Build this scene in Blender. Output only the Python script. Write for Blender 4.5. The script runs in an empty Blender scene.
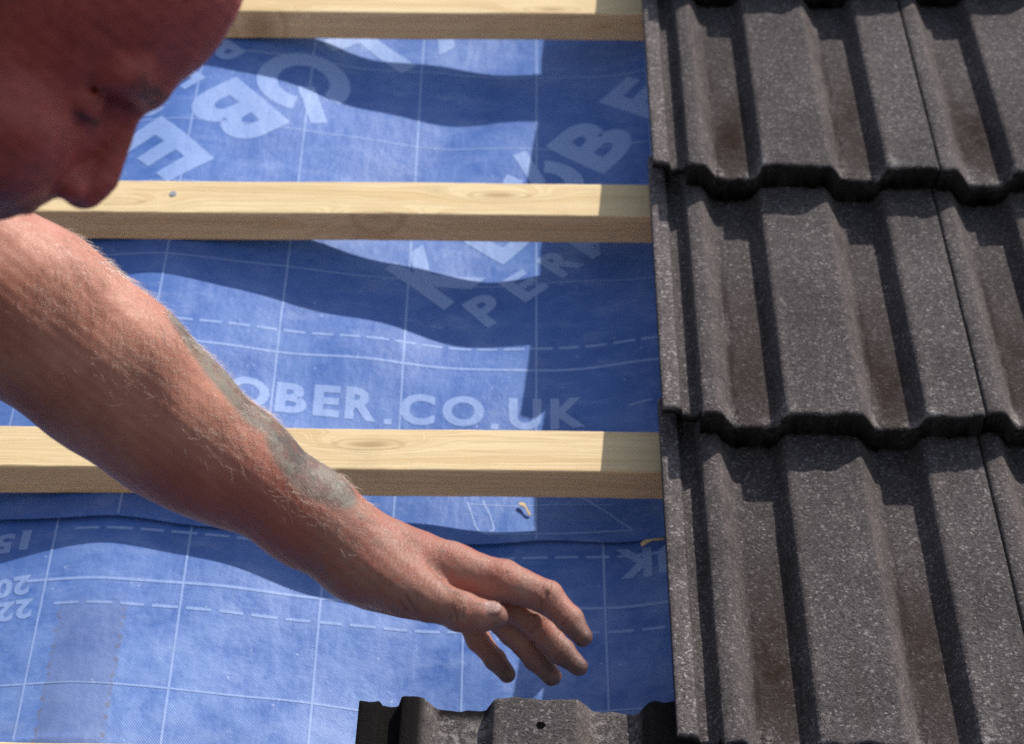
import bpy, bmesh, math, random
import numpy as np
from mathutils import Vector, Matrix, noise as mnoise

random.seed(7); rng = np.random.default_rng(7)
scene = bpy.context.scene
COL = scene.collection

# ------------------------------------------------------------------ frames
# Everything on the roof is laid out in roof coordinates (x along the eaves,
# y up the slope, z off the slope; z = 0 is the top of the battens) and the
# whole roof is then pitched 35 degrees.
ROOF = Matrix.Translation((0, 0, 5.0)) @ Matrix.Rotation(math.radians(35), 4, 'X')

th = math.radians(46.66); roll = math.radians(0.5)
cd = np.array([0, math.cos(th), -math.sin(th)])
_u = np.array([0, math.sin(th), math.cos(th)]); _r = np.array([1.0, 0, 0])
cr = _r*math.cos(roll) + _u*math.sin(roll)
cu = _u*math.cos(roll) - _r*math.sin(roll)
CP = np.array([0, -1.28892, 1.44586])
FPX = 2000.0

def at(px, py, D):
    """roof coordinates of a point D metres in front of where the photographer stands"""
    return CP + cr*((px-512)/FPX*D) + cu*((372-py)/FPX*D) + cd*D
def av(X, Y, Z):                     # a direction: right, up, towards the photographer
    return cr*X + cu*Y - cd*Z
def un(px, py, n=0.0):
    v = cd*FPX + cr*(px-512) + cu*(372-py)
    return CP + v*((n-CP[2])/v[2])

# ------------------------------------------------------------------ helpers
def link(o, parent=None):
    COL.objects.link(o)
    if parent is not None: o.parent = parent
    else: o.matrix_world = ROOF @ Matrix.Translation(o.location)
    return o
def tag(o, label=None, cat=None, group=None, kind=None):
    if label: o['label'] = label
    if cat: o['category'] = cat
    if group: o['group'] = group
    if kind: o['kind'] = kind
    return o
def empty(name, loc=(0, 0, 0), rotz=0.0):
    o = bpy.data.objects.new(name, None); o.empty_display_size = .05
    COL.objects.link(o)
    o.matrix_world = ROOF @ Matrix.Translation(loc) @ Matrix.Rotation(rotz, 4, 'Z')
    return o
def meshobj(name, V, F, mat, parent=None, loc=(0, 0, 0), rotz=0.0, smooth=True, attrs=None):
    me = bpy.data.meshes.new(name)
    V = np.asarray(V, dtype=np.float32)
    if isinstance(F, np.ndarray):
        n = len(F); k = F.shape[1]
        me.vertices.add(len(V)); me.vertices.foreach_set('co', V.ravel())
        me.loops.add(n*k); me.loops.foreach_set('vertex_index', F.astype(np.int32).ravel())
        me.polygons.add(n)
        me.polygons.foreach_set('loop_start', np.arange(0, n*k, k, dtype=np.int32))
        me.polygons.foreach_set('loop_total', np.full(n, k, dtype=np.int32))
        me.update(calc_edges=True); me.validate()
    else:
        me.from_pydata([tuple(v) for v in V], [], F)
    if smooth: me.polygons.foreach_set('use_smooth', [True]*len(me.polygons))
    for nm, arr in (attrs or {}).items():
        arr = np.asarray(arr, dtype=np.float32)
        if arr.ndim == 2:
            a = me.attributes.new(nm, 'FLOAT_VECTOR', 'POINT'); a.data.foreach_set('vector', arr.ravel())
        else:
            a = me.attributes.new(nm, 'FLOAT', 'POINT'); a.data.foreach_set('value', arr)
    me.materials.append(mat)
    o = bpy.data.objects.new(name, me); COL.objects.link(o)
    if parent is not None: o.parent = parent
    else: o.matrix_world = ROOF @ Matrix.Translation(loc) @ Matrix.Rotation(rotz, 4, 'Z')
    return o

# ------------------------------------------------------------------ node shorthand
class NT:
    def __init__(s, name):
        s.m = bpy.data.materials.new(name); s.m.use_nodes = True
        s.t = s.m.node_tree; s.n = s.t.nodes; s.b = s.n['Principled BSDF']; s.out = s.n['Material Output']
    def L(s, a, b): s.t.links.new(a, b)
    def put(s, sock, v):
        if hasattr(v, 'is_output'): s.L(v, sock)
        elif v is not None: sock.default_value = v
    def coord(s, kind='Object'): return s.n.new('ShaderNodeTexCoord').outputs[kind]
    def attr(s, nm, vec=False):
        a = s.n.new('ShaderNodeAttribute'); a.attribute_name = nm
        return a.outputs['Vector' if vec else 'Fac']
    def noise(s, vec, scale, detail=3, rough=.55, dist=0, color=False):
        q = s.n.new('ShaderNodeTexNoise'); s.L(vec, q.inputs['Vector'])
        q.inputs['Scale'].default_value = scale; q.inputs['Detail'].default_value = detail
        q.inputs['Roughness'].default_value = rough; q.inputs['Distortion'].default_value = dist
        return q.outputs['Color' if color else 'Fac']
    def voro(s, vec, scale, feat='F1', out='Distance', rnd=1):
        q = s.n.new('ShaderNodeTexVoronoi'); q.feature = feat; s.L(vec, q.inputs['Vector'])
        q.inputs['Scale'].default_value = scale; q.inputs['Randomness'].default_value = rnd
        return q.outputs[out]
    def mul(s, vec, sc, off=(0, 0, 0), rot=(0, 0, 0)):
        q = s.n.new('ShaderNodeMapping'); s.L(vec, q.inputs['Vector'])
        q.inputs['Scale'].default_value = sc; q.inputs['Rotation'].default_value = rot
        s.put(q.inputs['Location'], off) if not hasattr(off, 'is_output') else s.L(off, q.inputs['Location'])
        return q.outputs[0]
    def math(s, op, a, b=None, c=None, clamp=False):
        q = s.n.new('ShaderNodeMath'); q.operation = op; q.use_clamp = clamp
        s.put(q.inputs[0], a)
        if b is not None: s.put(q.inputs[1], b)
        if c is not None: s.put(q.inputs[2], c)
        return q.outputs[0]
    def vmath(s, op, a, b=None, out=0):
        q = s.n.new('ShaderNodeVectorMath'); q.operation = op
        s.put(q.inputs[0], a)
        if b is not None: s.put(q.inputs[1], b)
        return q.outputs['Value'] if op in ('LENGTH', 'DISTANCE', 'DOT_PRODUCT') else q.outputs[0]
    def sep(s, v):
        q = s.n.new('ShaderNodeSeparateXYZ'); s.L(v, q.inputs[0]); return q.outputs
    def comb(s, x, y, z):
        q = s.n.new('ShaderNodeCombineXYZ')
        for i, v in enumerate((x, y, z)): s.put(q.inputs[i], v)
        return q.outputs[0]
    def ss(s, x, a, b, lo=0.0, hi=1.0):
        q = s.n.new('ShaderNodeMapRange'); q.interpolation_type = 'SMOOTHSTEP'
        s.put(q.inputs[0], x)
        for i, v in enumerate((a, b, lo, hi)): s.put(q.inputs[i+1], v)
        return q.outputs[0]
    def ramp(s, x, stops):
        q = s.n.new('ShaderNodeValToRGB'); s.L(x, q.inputs[0]); e = q.color_ramp.elements
        while len(e) < len(stops): e.new(.5)
        for el, (p, c) in zip(e, stops):
            el.position = p; el.color = (*c, 1) if len(c) == 3 else c
        return q.outputs[0]
    def mix(s, f, a, b, mode='MIX'):
        q = s.n.new('ShaderNodeMix'); q.data_type = 'RGBA'; q.blend_type = mode
        s.put(q.inputs[0], f)
        for k, v in ((6, a), (7, b)):
            if isinstance(v, tuple) and len(v) == 3: v = (*v, 1)
            s.put(q.inputs[k], v)
        return q.outputs[2]
    def bump(s, h, dist, strength=1.0, prev=None):
        q = s.n.new('ShaderNodeBump'); s.put(q.inputs['Height'], h)
        q.inputs['Distance'].default_value = dist; q.inputs['Strength'].default_value = strength
        if prev is not None: s.L(prev, q.inputs['Normal'])
        return q.outputs[0]
    def set(s, **kw):
        for k, v in kw.items():
            k = {'color': 'Base Color', 'rough': 'Roughness', 'spec': 'Specular IOR Level', 'normal': 'Normal',
                 'sheen': 'Sheen Weight', 'metal': 'Metallic', 'sss': 'Subsurface Weight', 'trans': 'Transmission Weight'}.get(k, k)
            if isinstance(v, tuple) and len(v) == 3 and k == 'Base Color': v = (*v, 1)
            s.put(s.b.inputs[k], v)
        return s.m
    def rnd(s):
        return s.n.new('ShaderNodeObjectInfo').outputs['Random']

# ------------------------------------------------------------------ materials
def mat_membrane(name, printed=False):
    N = NT(name); c = N.attr('flat', True)
    s = N.sep(c)
    big = N.noise(c, 9, 6, .68, .4); mid = N.noise(c, 38, 4, .65); fine = N.noise(c, 420, 2, .6)
    col = N.ramp(big, [(.32, (.038, .120, .40)), (.5, (.066, .158, .47)), (.68, (.125, .235, .55))])
    if printed: col = N.ramp(big, [(.3, (.22, .34, .66)), (.7, (.28, .40, .71))])
    # woven scrim seen through the film: fine diagonal lattice
    w1 = N.mul(c, (1, 1, 1), rot=(0, 0, math.radians(6)))
    sp = N.sep(w1)
    a = N.math('SINE', N.math('MULTIPLY', sp[0], 2300.0)); b = N.math('SINE', N.math('MULTIPLY', sp[1], 2300.0))
    lat = N.math('MULTIPLY', a, b)
    lat = N.math('MULTIPLY_ADD', lat, .5, .5)
    lowm = N.ss(s[1], -.10, -.16)                       # crisper on the nearer sheet
    col = N.mix(N.math('MULTIPLY', lat, N.math('MULTIPLY', N.ss(mid, .25, .70), N.math('MULTIPLY_ADD', lowm, .62, .16))), col, (.30, .42, .74))
    # scuffs, dust and bloom
    dust = N.ss(N.noise(N.mul(c, (1, 2.4, 1), rot=(0, 0, .35)), 17, 7, .74), .47, .72)
    col = N.mix(N.math('MULTIPLY', dust, .34), col, (.30, .39, .66))
    specks = N.ss(N.voro(c, 95), .13, .05)
    keep = N.ss(N.noise(c, 31, 1), .55, .6)
    col = N.mix(N.math('MULTIPLY', N.math('MULTIPLY', specks, keep), .55), col, (.62, .68, .82))
    # band rubbed grey where the sheet lies on the rafter
    band = N.math('MULTIPLY', N.ss(s[0], -.416, -.412), N.ss(s[0], -.352, -.357))
    band = N.math('MULTIPLY', band, N.ss(N.math('ADD', s[1], N.math('MULTIPLY', mid, .02)), -.150, -.185))
    col = N.mix(N.math('MULTIPLY', band, .45), col, (.15, .19, .36))
    e1 = N.ss(N.math('ABSOLUTE', N.math('SUBTRACT', s[0], -.355)), .004, .0)
    e2 = N.ss(N.math('ABSOLUTE', N.math('SUBTRACT', s[0], -.414)), .004, .0)
    ed = N.math('MULTIPLY', N.math('MAXIMUM', e1, e2), N.math('MULTIPLY', N.ss(s[1], -.17, -.2), N.ss(N.noise(c, 160, 3), .48, .6)))
    col = N.mix(N.math('MULTIPLY', ed, .7), col, (.16, .15, .17))
    h = N.math('ADD', N.math('MULTIPLY', lat, .00022), N.math('MULTIPLY', mid, .0016))
    h = N.math('ADD', h, N.math('MULTIPLY', fine, .00016))
    h = N.math('ADD', h, N.math('MULTIPLY', N.noise(N.mul(c, (1, .35, 1), rot=(0, 0, .3)), 26, 3, .5), .0030))
    nb = N.bump(h, 1.0, .8)
    return N.set(color=col, rough=N.math('MULTIPLY_ADD', mid, .18, .40), spec=.40, normal=nb, sheen=.08, **{'Sheen Roughness': .4})

def mat_wood():
    N = NT('planed_softwood'); c0 = N.coord()
    r = N.rnd()
    c = N.vmath('ADD', c0, N.comb(N.math('MULTIPLY', r, 5.3), N.math('MULTIPLY', r, .31), N.math('MULTIPLY', r, .17)))
    # knots placed along the length, grain bends round them
    cc = N.mul(c, (3.4, 16, 3))
    kd = N.voro(cc, 1.25)
    kn = N.ss(kd, .13, .03)
    warp = N.vmath('ADD', N.mul(c, (1.0, 30, 30)), N.comb(0.0, N.math('MULTIPLY', N.ss(kd, .45, 0), .8), 0.0))
    g = N.noise(warp, 1.9, 4, .55, .6)
    rings = N.math('FRACT', N.math('MULTIPLY', g, 7.0))
    rings = N.math('MULTIPLY', N.ss(rings, 0, .75), N.ss(rings, 1, .86))
    fib = N.noise(N.mul(c, (12, 420, 420)), 1.0, 4, .7)
    col = N.ramp(g, [(.25, (.76, .54, .27)), (.55, (.88, .69, .40)), (.8, (.80, .58, .31))])
    col = N.mix(N.math('MULTIPLY', rings, .36), col, (.62, .41, .19))
    col = N.mix(N.math('MULTIPLY', N.ss(fib, .45, .75), .30), col, (.47, .31, .15))
    col = N.mix(N.math('MULTIPLY', kn, .55), col, (.30, .15, .06))
    kr = N.ss(N.math('ABSOLUTE', N.math('SUBTRACT', kd, .14)), .03, 0)
    col = N.mix(N.math('MULTIPLY', kr, .3), col, (.34, .17, .06))
    dirt = N.ss(N.noise(c, 14, 5, .7), .56, .8)
    col = N.mix(N.math('MULTIPLY', dirt, .25), col, (.33, .24, .15))
    # downslope face tinted warmer, fill light put into its colour
    gm = N.n.new('ShaderNodeNewGeometry'); nl = N.n.new('ShaderNodeVectorTransform')
    nl.vector_type = 'NORMAL'; nl.convert_from = 'WORLD'; nl.convert_to = 'OBJECT'; N.L(gm.outputs['True Normal'], nl.inputs[0])
    fr = N.ss(N.sep(nl.outputs[0])[1], -.4, -.9)
    col = N.mix(fr, col, N.mix(1.0, col, (1.12, .94, .86), 'MULTIPLY'))
    h = N.math('ADD', N.math('MULTIPLY', fib, .0005), N.math('MULTIPLY', rings, .0002))
    return N.set(color=col, rough=.72, spec=.25, normal=N.bump(h, 1, .8))

def mat_tile():
    N = NT('granular_concrete'); c0 = N.coord()
    r = N.rnd()
    c = N.vmath('ADD', c0, N.comb(N.math('MULTIPLY', r, 3.7), N.math('MULTIPLY', r, 9.1), 0.0))
    pan = N.attr('pan'); nose = N.attr('nose'); edge = N.attr('edge')
    g1 = N.noise(c, 520, 2, .8); g2 = N.voro(c, 470, out='Color'); gv = N.sep(g2)[0]
    big = N.noise(c, 9, 5, .65); mid = N.noise(c, 55, 4, .6)
    col = N.ramp(g1, [(.32, (.034, .031, .031)), (.47, (.118, .107, .104)), (.58, (.17, .155, .150)), (.72, (.27, .248, .24))])
    col = N.mix(.55, col, N.ramp(gv, [(0, (.045, .041, .041)), (.55, (.12, .110, .107)), (.88, (.19, .174, .168)), (1, (.50, .46, .45))]))
    bv = N.math('MULTIPLY_ADD', big, .95, .26)
    col = N.mix(1.0, col, N.comb(N.math('MULTIPLY', bv, .98), N.math('MULTIPLY', bv, .925), N.math('MULTIPLY', bv, .93)), 'MULTIPLY')
    # worn pinkish tops and shoulders
    col = N.mix(N.math('MULTIPLY', edge, N.math('MULTIPLY', N.ss(mid, .3, .7), .5)), col, (.19, .150, .135))
    # brown silt gathered in the pans towards the nose
    silt = N.math('MULTIPLY', N.math('MULTIPLY', pan, N.ss(N.noise(N.mul(c, (2.2, 1, 1)), 12, 5, .7), .30, .52)), N.ss(nose, .20, .75))
    col = N.mix(N.math('MULTIPLY', silt, .45), col, (.042, .026, .020))
    st = N.math('MULTIPLY', N.attr('silt'), N.ss(N.math('ADD', N.math('MULTIPLY', N.noise(c, 45, 5, .75), .7), N.math('MULTIPLY', g1, .3)), .34, .56))
    col = N.mix(N.math('MULTIPLY', st, .85), col, (.034, .021, .016))
    sm = N.math('MULTIPLY', N.attr('gutter'), N.ss(N.noise(N.mul(c, (90, 16, 30)), 1.0, 4, .7), .46, .54))
    sm = N.math('MULTIPLY', sm, N.ss(nose, .25, .6))
    col = N.mix(N.math('MULTIPLY', sm, .85), col, (.022, .016, .014))
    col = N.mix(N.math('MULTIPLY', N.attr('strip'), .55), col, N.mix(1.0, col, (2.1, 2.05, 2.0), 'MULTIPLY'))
    # grime washed over the faces in soft streaks
    gr = N.ss(N.noise(N.mul(c, (3.5, 1, 1)), 8, 6, .72), .50, .70)
    col = N.mix(N.math('MULTIPLY', gr, .42), col, (.055, .045, .040))
    # pale efflorescence
    ef = N.math('MULTIPLY', N.attr('chip'), N.ss(N.noise(c, 130, 5, .8), .44, .60))
    col = N.mix(N.math('MULTIPLY', ef, .8), col, (.56, .51, .48))
    # sparse dark pits
    pit = N.math('MULTIPLY', N.ss(N.voro(c, 150), .14, .05), N.ss(N.noise(c, 40, 2), .58, .64))
    col = N.mix(N.math('MULTIPLY', pit, .8), col, (.02, .017, .016))
    # dark slip on cut ends and undersides; shade painted onto the broken tile
    col = N.mix(N.attr('slip_shade'), col, (.016, .014, .014))
    h = N.math('ADD', N.math('MULTIPLY', g1, .0026), N.math('MULTIPLY', gv, .0008))
    h = N.math('ADD', h, N.math('MULTIPLY', mid, .0012))
    h = N.math('ADD', h, N.math('MULTIPLY', pit, -.0012))
    return N.set(color=col, rough=.80, spec=N.math('MULTIPLY', N.math('SUBTRACT', 1.0, N.math('MAXIMUM', N.attr('slip_shade'), st)), .14), normal=N.bump(h, 1, .9))

def mat_skin():
    N = NT('ruddy_skin'); c = N.coord()
    big = N.noise(c, 22, 4, .6); mid = N.noise(c, 120, 3, .6); fine = N.voro(c, 900, 'DISTANCE_TO_EDGE')
    face = N.attr('face'); tat = N.attr('tattoo'); dirt = N.attr('dirt'); red_shade = N.attr('red_shade'); nail = N.attr('nail'); dark = N.attr('dark')
    col = N.ramp(big, [(.3, (.40, .14, .085)), (.55, (.50, .20, .125)), (.75, (.61, .29, .20))])
    col = N.mix(N.math('MULTIPLY', N.ss(mid, .5, .8), .3), col, (.50, .21, .16))
    col = N.mix(N.math('MULTIPLY', red_shade, .75), col, (.36, .085, .055))
    hm = N.attr('hand'); dst = N.noise(c, 60, 5, .7)
    col = N.mix(N.math('MULTIPLY', hm, N.math('MULTIPLY_ADD', N.ss(dst, .38, .62), .45, .25)), col, (.36, .20, .14))
    col = N.mix(N.math('MULTIPLY', hm, N.math('MULTIPLY', N.ss(N.noise(c, 240, 3, .7), .58, .7), .4)), col, (.16, .09, .065))
    col = N.mix(N.math('MULTIPLY', face, .85), col, N.ramp(mid, [(.3, (.31, .038, .032)), (.7, (.48, .072, .056))]))
    tn = N.noise(c, 95, 4, .7); tn2 = N.noise(c, 30, 3, .6)
    tm = N.math('MULTIPLY', tat, N.math('MULTIPLY_ADD', N.ss(tn, .35, .62), .25, .68))
    col = N.mix(tm, col, N.mix(N.ss(N.math('ADD', N.math('MULTIPLY', tn2, .6), N.math('MULTIPLY', tn, .4)), .44, .54), (.06, .064, .055), (.19, .18, .14)))
    col = N.mix(N.math('MULTIPLY', dirt, N.math('MULTIPLY_ADD', N.ss(mid, .3, .7), .3, .6)), col, (.07, .045, .038))
    col = N.mix(N.math('MULTIPLY', N.attr('stubble'), N.ss(N.noise(c, 420, 2), .35, .6)), col, (.085, .045, .026))
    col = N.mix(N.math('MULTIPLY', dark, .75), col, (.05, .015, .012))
    col = N.mix(N.math('MULTIPLY', nail, .6), col, (.44, .28, .23))
    h = N.math('ADD', N.math('MULTIPLY', N.ss(fine, 0, .25), .00012), N.math('MULTIPLY', mid, .00035))
    wr = N.noise(N.mul(N.attr('crs', True), (1, 1, 1)), 1.0, 3, .6)
    h = N.math('ADD', h, N.math('MULTIPLY', wr, N.math('MULTIPLY', N.attr('crease'), .0009)))
    nb = N.bump(h, 1, .9)
    m = N.set(color=col, rough=N.math('MULTIPLY_ADD', nail, -.15, .43), spec=.42, normal=nb, sss=.22)
    N.b.inputs['Subsurface Radius'].default_value = (1.0, .35, .2); N.b.inputs['Subsurface Scale'].default_value = .006
    return m

def mat_simple(name, a, b, scale, rough=.8, bump=.0005, spec=.3, detail=4, stretch=(1, 1, 1)):
    N = NT(name); c = N.mul(N.coord(), stretch); f = N.noise(c, scale, detail, .65)
    return N.set(color=N.ramp(f, [(.3, a), (.7, b)]), rough=rough, spec=spec, normal=N.bump(f, bump, 1))

M_MEM = mat_membrane('blue_underlay'); M_PRINT = mat_membrane('pale_blue_ink', True)
M_WOOD = mat_wood(); M_TILE = mat_tile(); M_SKIN = mat_skin()
M_HAIR = mat_simple('brown_hair', (.035, .022, .014), (.10, .065, .04), 300, .5, .002)
M_NAIL = mat_simple('galvanised_steel', (.45, .45, .46), (.7, .7, .7), 300, .35, .0002); M_NAIL.node_tree.nodes['Principled BSDF'].inputs['Metallic'].default_value = .7
M_VOID = mat_simple('dark_hollow', (.004, .004, .004), (.008, .007, .007), 90, .95, .0002, .0)
M_SHIRT = mat_simple('grey_cotton', (.045, .05, .06), (.07, .075, .085), 260, .9, .0006)
M_TROU = mat_simple('black_work_cloth', (.02, .02, .022), (.035, .034, .034), 200, .9, .0006)
M_BOOT = mat_simple('tan_leather', (.16, .09, .045), (.22, .13, .07), 60, .6, .001)
def mat_armhair():
    N = NT('fair_arm_hair')
    N.set(color=(.85, .70, .55), rough=.30, spec=.9)
    return N.m
M_AHAIR = mat_armhair()

# ------------------------------------------------------------------ underlay membranes
RX, HL = -.385, .37
def sag(x, y):
    t = np.abs(((x-RX+HL) % (2*HL)) - HL)/HL
    t = np.sqrt(t*t + .006) - .0775*(1-t)
    t = np.clip(t, 0, 1)
    s = .046*(.55*(1-(1-t)**2) + .45*(.5-.5*np.cos(np.pi*t)))
    w = np.clip(t*2.2, 0, 1)
    s = s + w*(.0022*np.sin(x*23+y*9) + .0016*np.sin(x*41-y*17+1.3) + .0012*np.sin(y*38+x*12+.5))
    # gentle drape between the battens
    s = s + w*.0025*np.sin(y*17.6+1.0)
    # a short crease low on the crest
    s = s - .0022*np.exp(-((y+.328-.10*(x+.40)**1*.2)/.0035)**2)*np.exp(-((x+.405)/.05)**2)
    return -.0422 - s
def edge_y(x): return -.0795 + .004*np.sin(x*9+1.0) + .0015*np.sin(x*47)
def upper_z(x, y):
    e = edge_y(x); d = np.clip((y-e)/.03, 0, 1)
    return sag(x, y) + .0016 + .0032*(1-d)**2*(.6+.4*np.sin(x*14+2)) 
def lower_z(x, y): return sag(x, y) - .0012

def grid(xs, ys_fn, ny, zf):
    nx = len(xs)
    X = np.repeat(xs[:, None], ny, 1); Y = np.zeros_like(X)
    for i, x in enumerate(xs): Y[i] = ys_fn(x, ny)
    Z = zf(X, Y)
    V = np.stack([X, Y, Z], -1).reshape(-1, 3)
    I = np.arange(nx*ny).reshape(nx, ny)
    F = np.stack([I[:-1, :-1], I[1:, :-1], I[1:, 1:], I[:-1, 1:]], -1).reshape(-1, 4)
    return V, F

xs = np.concatenate([np.linspace(-1.9, -.56, 60)[:-1], np.linspace(-.56, .25, 210), np.linspace(.25, 1.3, 50)[1:]])
V, F = grid(xs, lambda x, n: edge_y(x) + (1.5-edge_y(x))*np.linspace(0, 1, n)**1.35, 260, upper_z)
flat = V.copy(); flat[:, 2] = 0
up_sheet = meshobj('underlay_membrane', V, F, M_MEM, attrs={'flat': flat})
tag(up_sheet, 'upper sheet of blue printed roofing underlay, its wavy edge lapping over the nearer sheet', 'roofing membrane', 'sheets of blue roofing underlay', 'thing')
md = up_sheet.modifiers.new('thickness', 'SOLIDIFY'); md.thickness = .0012; md.offset = 1
V, F = grid(xs, lambda x, n: -1.25 + (1.25+edge_y(x)+.08)*np.linspace(0, 1, n)**.7, 240, lower_z)
flat = V.copy(); flat[:, 2] = 0; flat[:, 0] += .0
low_sheet = meshobj('underlay_membrane', V, F, M_MEM, attrs={'flat': flat})
tag(low_sheet, 'lower sheet of blue roofing underlay with upside-down numbers, under the reaching hand', 'roofing membrane', 'sheets of blue roofing underlay', 'thing')

# --- printing: flat polygons cut into a fine grid and laid on the draped sheet
_glyph = {}
def glyph(ch):
    if ch not in _glyph:
        cu_ = bpy.data.curves.new('t', 'FONT'); cu_.body = ch; cu_.size = 1; cu_.offset = .042; cu_.resolution_u = 5
        o = bpy.data.objects.new('t', cu_); COL.objects.link(o)
        dg = bpy.context.evaluated_depsgraph_get(); dg.update()
        me = bpy.data.meshes.new_from_object(o.evaluated_get(dg))
        P = np.array([v.co[:] for v in me.vertices]); Fc = [tuple(p.vertices) for p in me.polygons]
        bpy.data.objects.remove(o); bpy.data.curves.remove(cu_); bpy.data.meshes.remove(me)
        P = P[:, :2]; lo, hi = P.min(0), P.max(0)
        _glyph[ch] = ((P-(lo+hi)/2)/(hi-lo), Fc)
    return _glyph[ch]
class Ink:
    def __init__(s): s.bm = bmesh.new()
    def poly(s, pts):
        try: s.bm.faces.new([s.bm.verts.new((p[0], p[1], 0)) for p in pts])
        except ValueError: pass
    def letter(s, ch, cx, cy, h, w, ang=0):
        P, Fc = glyph(ch); a = math.radians(ang); ca, sa = math.cos(a), math.sin(a)
        vs = []
        for x, y in P:
            x *= w; y *= h
            vs.append(s.bm.verts.new((cx+x*ca-y*sa, cy+x*sa+y*ca, 0)))
        for f in Fc:
            try: s.bm.faces.new([vs[i] for i in f])
            except ValueError: pass
    def bar(s, x0, y0, x1, y1, w):
        d = np.array([x1-x0, y1-y0]); L = np.hypot(*d)
        if L < 1e-6: return
        n = np.array([-d[1], d[0]])/L*w/2
        s.poly([(x0-n[0], y0-n[1]), (x1-n[0], y1-n[1]), (x1+n[0], y1+n[1]), (x0+n[0], y0+n[1])])
    def line(s, pts, w, dash=None):
        if dash is None:
            for a, b in zip(pts[:-1], pts[1:]): s.bar(*a, *b, w)
            return
        on, off = dash; (x0, y0), (x1, y1) = pts[0], pts[-1]
        L = math.hypot(x1-x0, y1-y0); t = 0
        while t < L:
            e = min(t+on*(1+.06*math.sin(t*77)), L)
            s.bar(x0+(x1-x0)*t/L, y0+(y1-y0)*t/L, x0+(x1-x0)*e/L, y0+(y1-y0)*e/L, w); t = e+off
    def ring(s, cx, cy, ro, ri, a0, a1, sx=1, n=40, ang=0):
        a = math.radians(ang); ca, sa = math.cos(a), math.sin(a)
        def pt(r, t):
            x, y = r*math.cos(t)*sx, r*math.sin(t); return (cx+x*ca-y*sa, cy+x*sa+y*ca)
        for k in range(n):
            t0 = math.radians(a0+(a1-a0)*k/n); t1 = math.radians(a0+(a1-a0)*(k+1)/n)
            s.poly([pt(ri, t0), pt(ro, t0), pt(ro, t1), pt(ri, t1)])
    def build(s, name, parent, zf, lift, clip=None):
        bm = s.bm
        co = np.array([v.co[:2] for v in bm.verts])
        step = .006
        for ax in (0, 1):
            for k in np.arange(math.floor(co[:, ax].min()/step), math.ceil(co[:, ax].max()/step)+1):
                p = [0, 0, 0]; p[ax] = k*step; n = [0, 0, 0]; n[ax] = 1
                bmesh.ops.bisect_plane(bm, geom=bm.verts[:]+bm.edges[:]+bm.faces[:], plane_co=p, plane_no=n)
        if clip is not None:
            bad = [f for f in bm.faces if not clip(*f.calc_center_median()[:2])]
            bmesh.ops.delete(bm, geom=bad, context='FACES')
        bmesh.ops.triangulate(bm, faces=[f for f in bm.faces if len(f.verts) > 4])
        for f in bm.faces:
            f.normal_update()
            if f.normal.z < 0: f.normal_flip()
        co = np.array([v.co[:] for v in bm.verts])
        z = zf(co[:, 0], co[:, 1]) + lift
        fl = co.copy(); fl[:, 2] = 0
        Fc = [[v.index for v in f.verts] for f in (bm.verts.index_update() or bm.faces)]
        return meshobj(name, np.column_stack([co[:, 0], co[:, 1], z]), Fc, M_PRINT, parent, attrs={'flat': fl})

# upper sheet
T = Ink()
for ch, x, w in (('K', -.345, .034), ('L', -.308, .027), ('O', -.270, .043), ('B', -.226, .032), ('E', -.190, .027), ('R', -.155, .032),
                 ('C', -.097, .036), ('O', -.050, .043), ('U', .014, .034), ('K', .058, .036)):
    T.letter(ch, x, .098, .041, w, 0)
T.bar(-.131, .0795, -.123, .0795, .007); T.bar(-.0215, .0795, -.0135, .0795, .007)
T.build('printed_lettering', up_sheet, upper_z, .0015)
def word(T, chars, p0, step, ang, h, w):
    for i, ch in enumerate(chars):
        x, y = p0[0]+step[0]*i, p0[1]+step[1]*i
        ww = w*(.82 if ch in 'LEPR' else (1.2 if ch == 'M' else 1))
        if ch == '*':
            T.ring(x, y, h*.54, h*.30, 101, 398, 1.04, 44, ang)
            a = math.radians(ang); ux, uy = -math.sin(a), math.cos(a); rx, ry = math.cos(a), math.sin(a)
            T.bar(x+ux*h*.08+rx*h*.03, y+uy*h*.08+ry*h*.03, x+ux*h*.68+rx*h*.33, y+uy*h*.68+ry*h*.33, h*.2)
        else: T.letter(ch, x, y, h, ww, ang)
def wordp(*a):
    T = Ink(); word(T, *a); T.build('printed_lettering', up_sheet, upper_z, .0015, lambda x, y: y < 1.2)
wordp('KL*BER', (-.085, .300), (.0595, .0730), 51, .086, .072)
wordp('PERMO', (-.028, .250), (.0400, .0350), 41, .046, .042)
wordp('KL*BER', (-.105, .745), (-.0735, -.0715), 224, .100, .082)
wordp('PERMO', (-.352, .648), (-.042, -.056), 228, .046, .040)
G = Ink()
for x in (-.505, -.375, -.246, -.115, .025, .158): G.line([(x, edge_y(x)+.002), (x+.003, 1.1)], .0021)
for y, w in ((.158, .0032), (.285, .0018), (.405, .0018), (.513, .0018), (.648, .0024), (.02, .0018)): G.line([(-.7, y), (.3, y)], w)
G.line([(-.415, .1885), (.3, .1885)], None or .0034, (.0225, .0065))
G.line([(.12, .098), (.145, .104)], .0026)
G.line([(-.043, -.024), (-.034, -.055), (-.030, -.062), (-.022, -.063), (-.016, -.058), (-.020, -.040), (-.028, -.020)], .0022)
G.line([(-.026, -.064), (.05, -.0655), (.119, -.062), (.095, -.038), (.07, -.015)], .0022)
G.line([(-.040, -.026), (.04, -.024), (.1, -.028)], .0014)
G.build('printed_guide_lines', up_sheet, upper_z, .00145, lambda x, y: y > edge_y(x)+.001)
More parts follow.
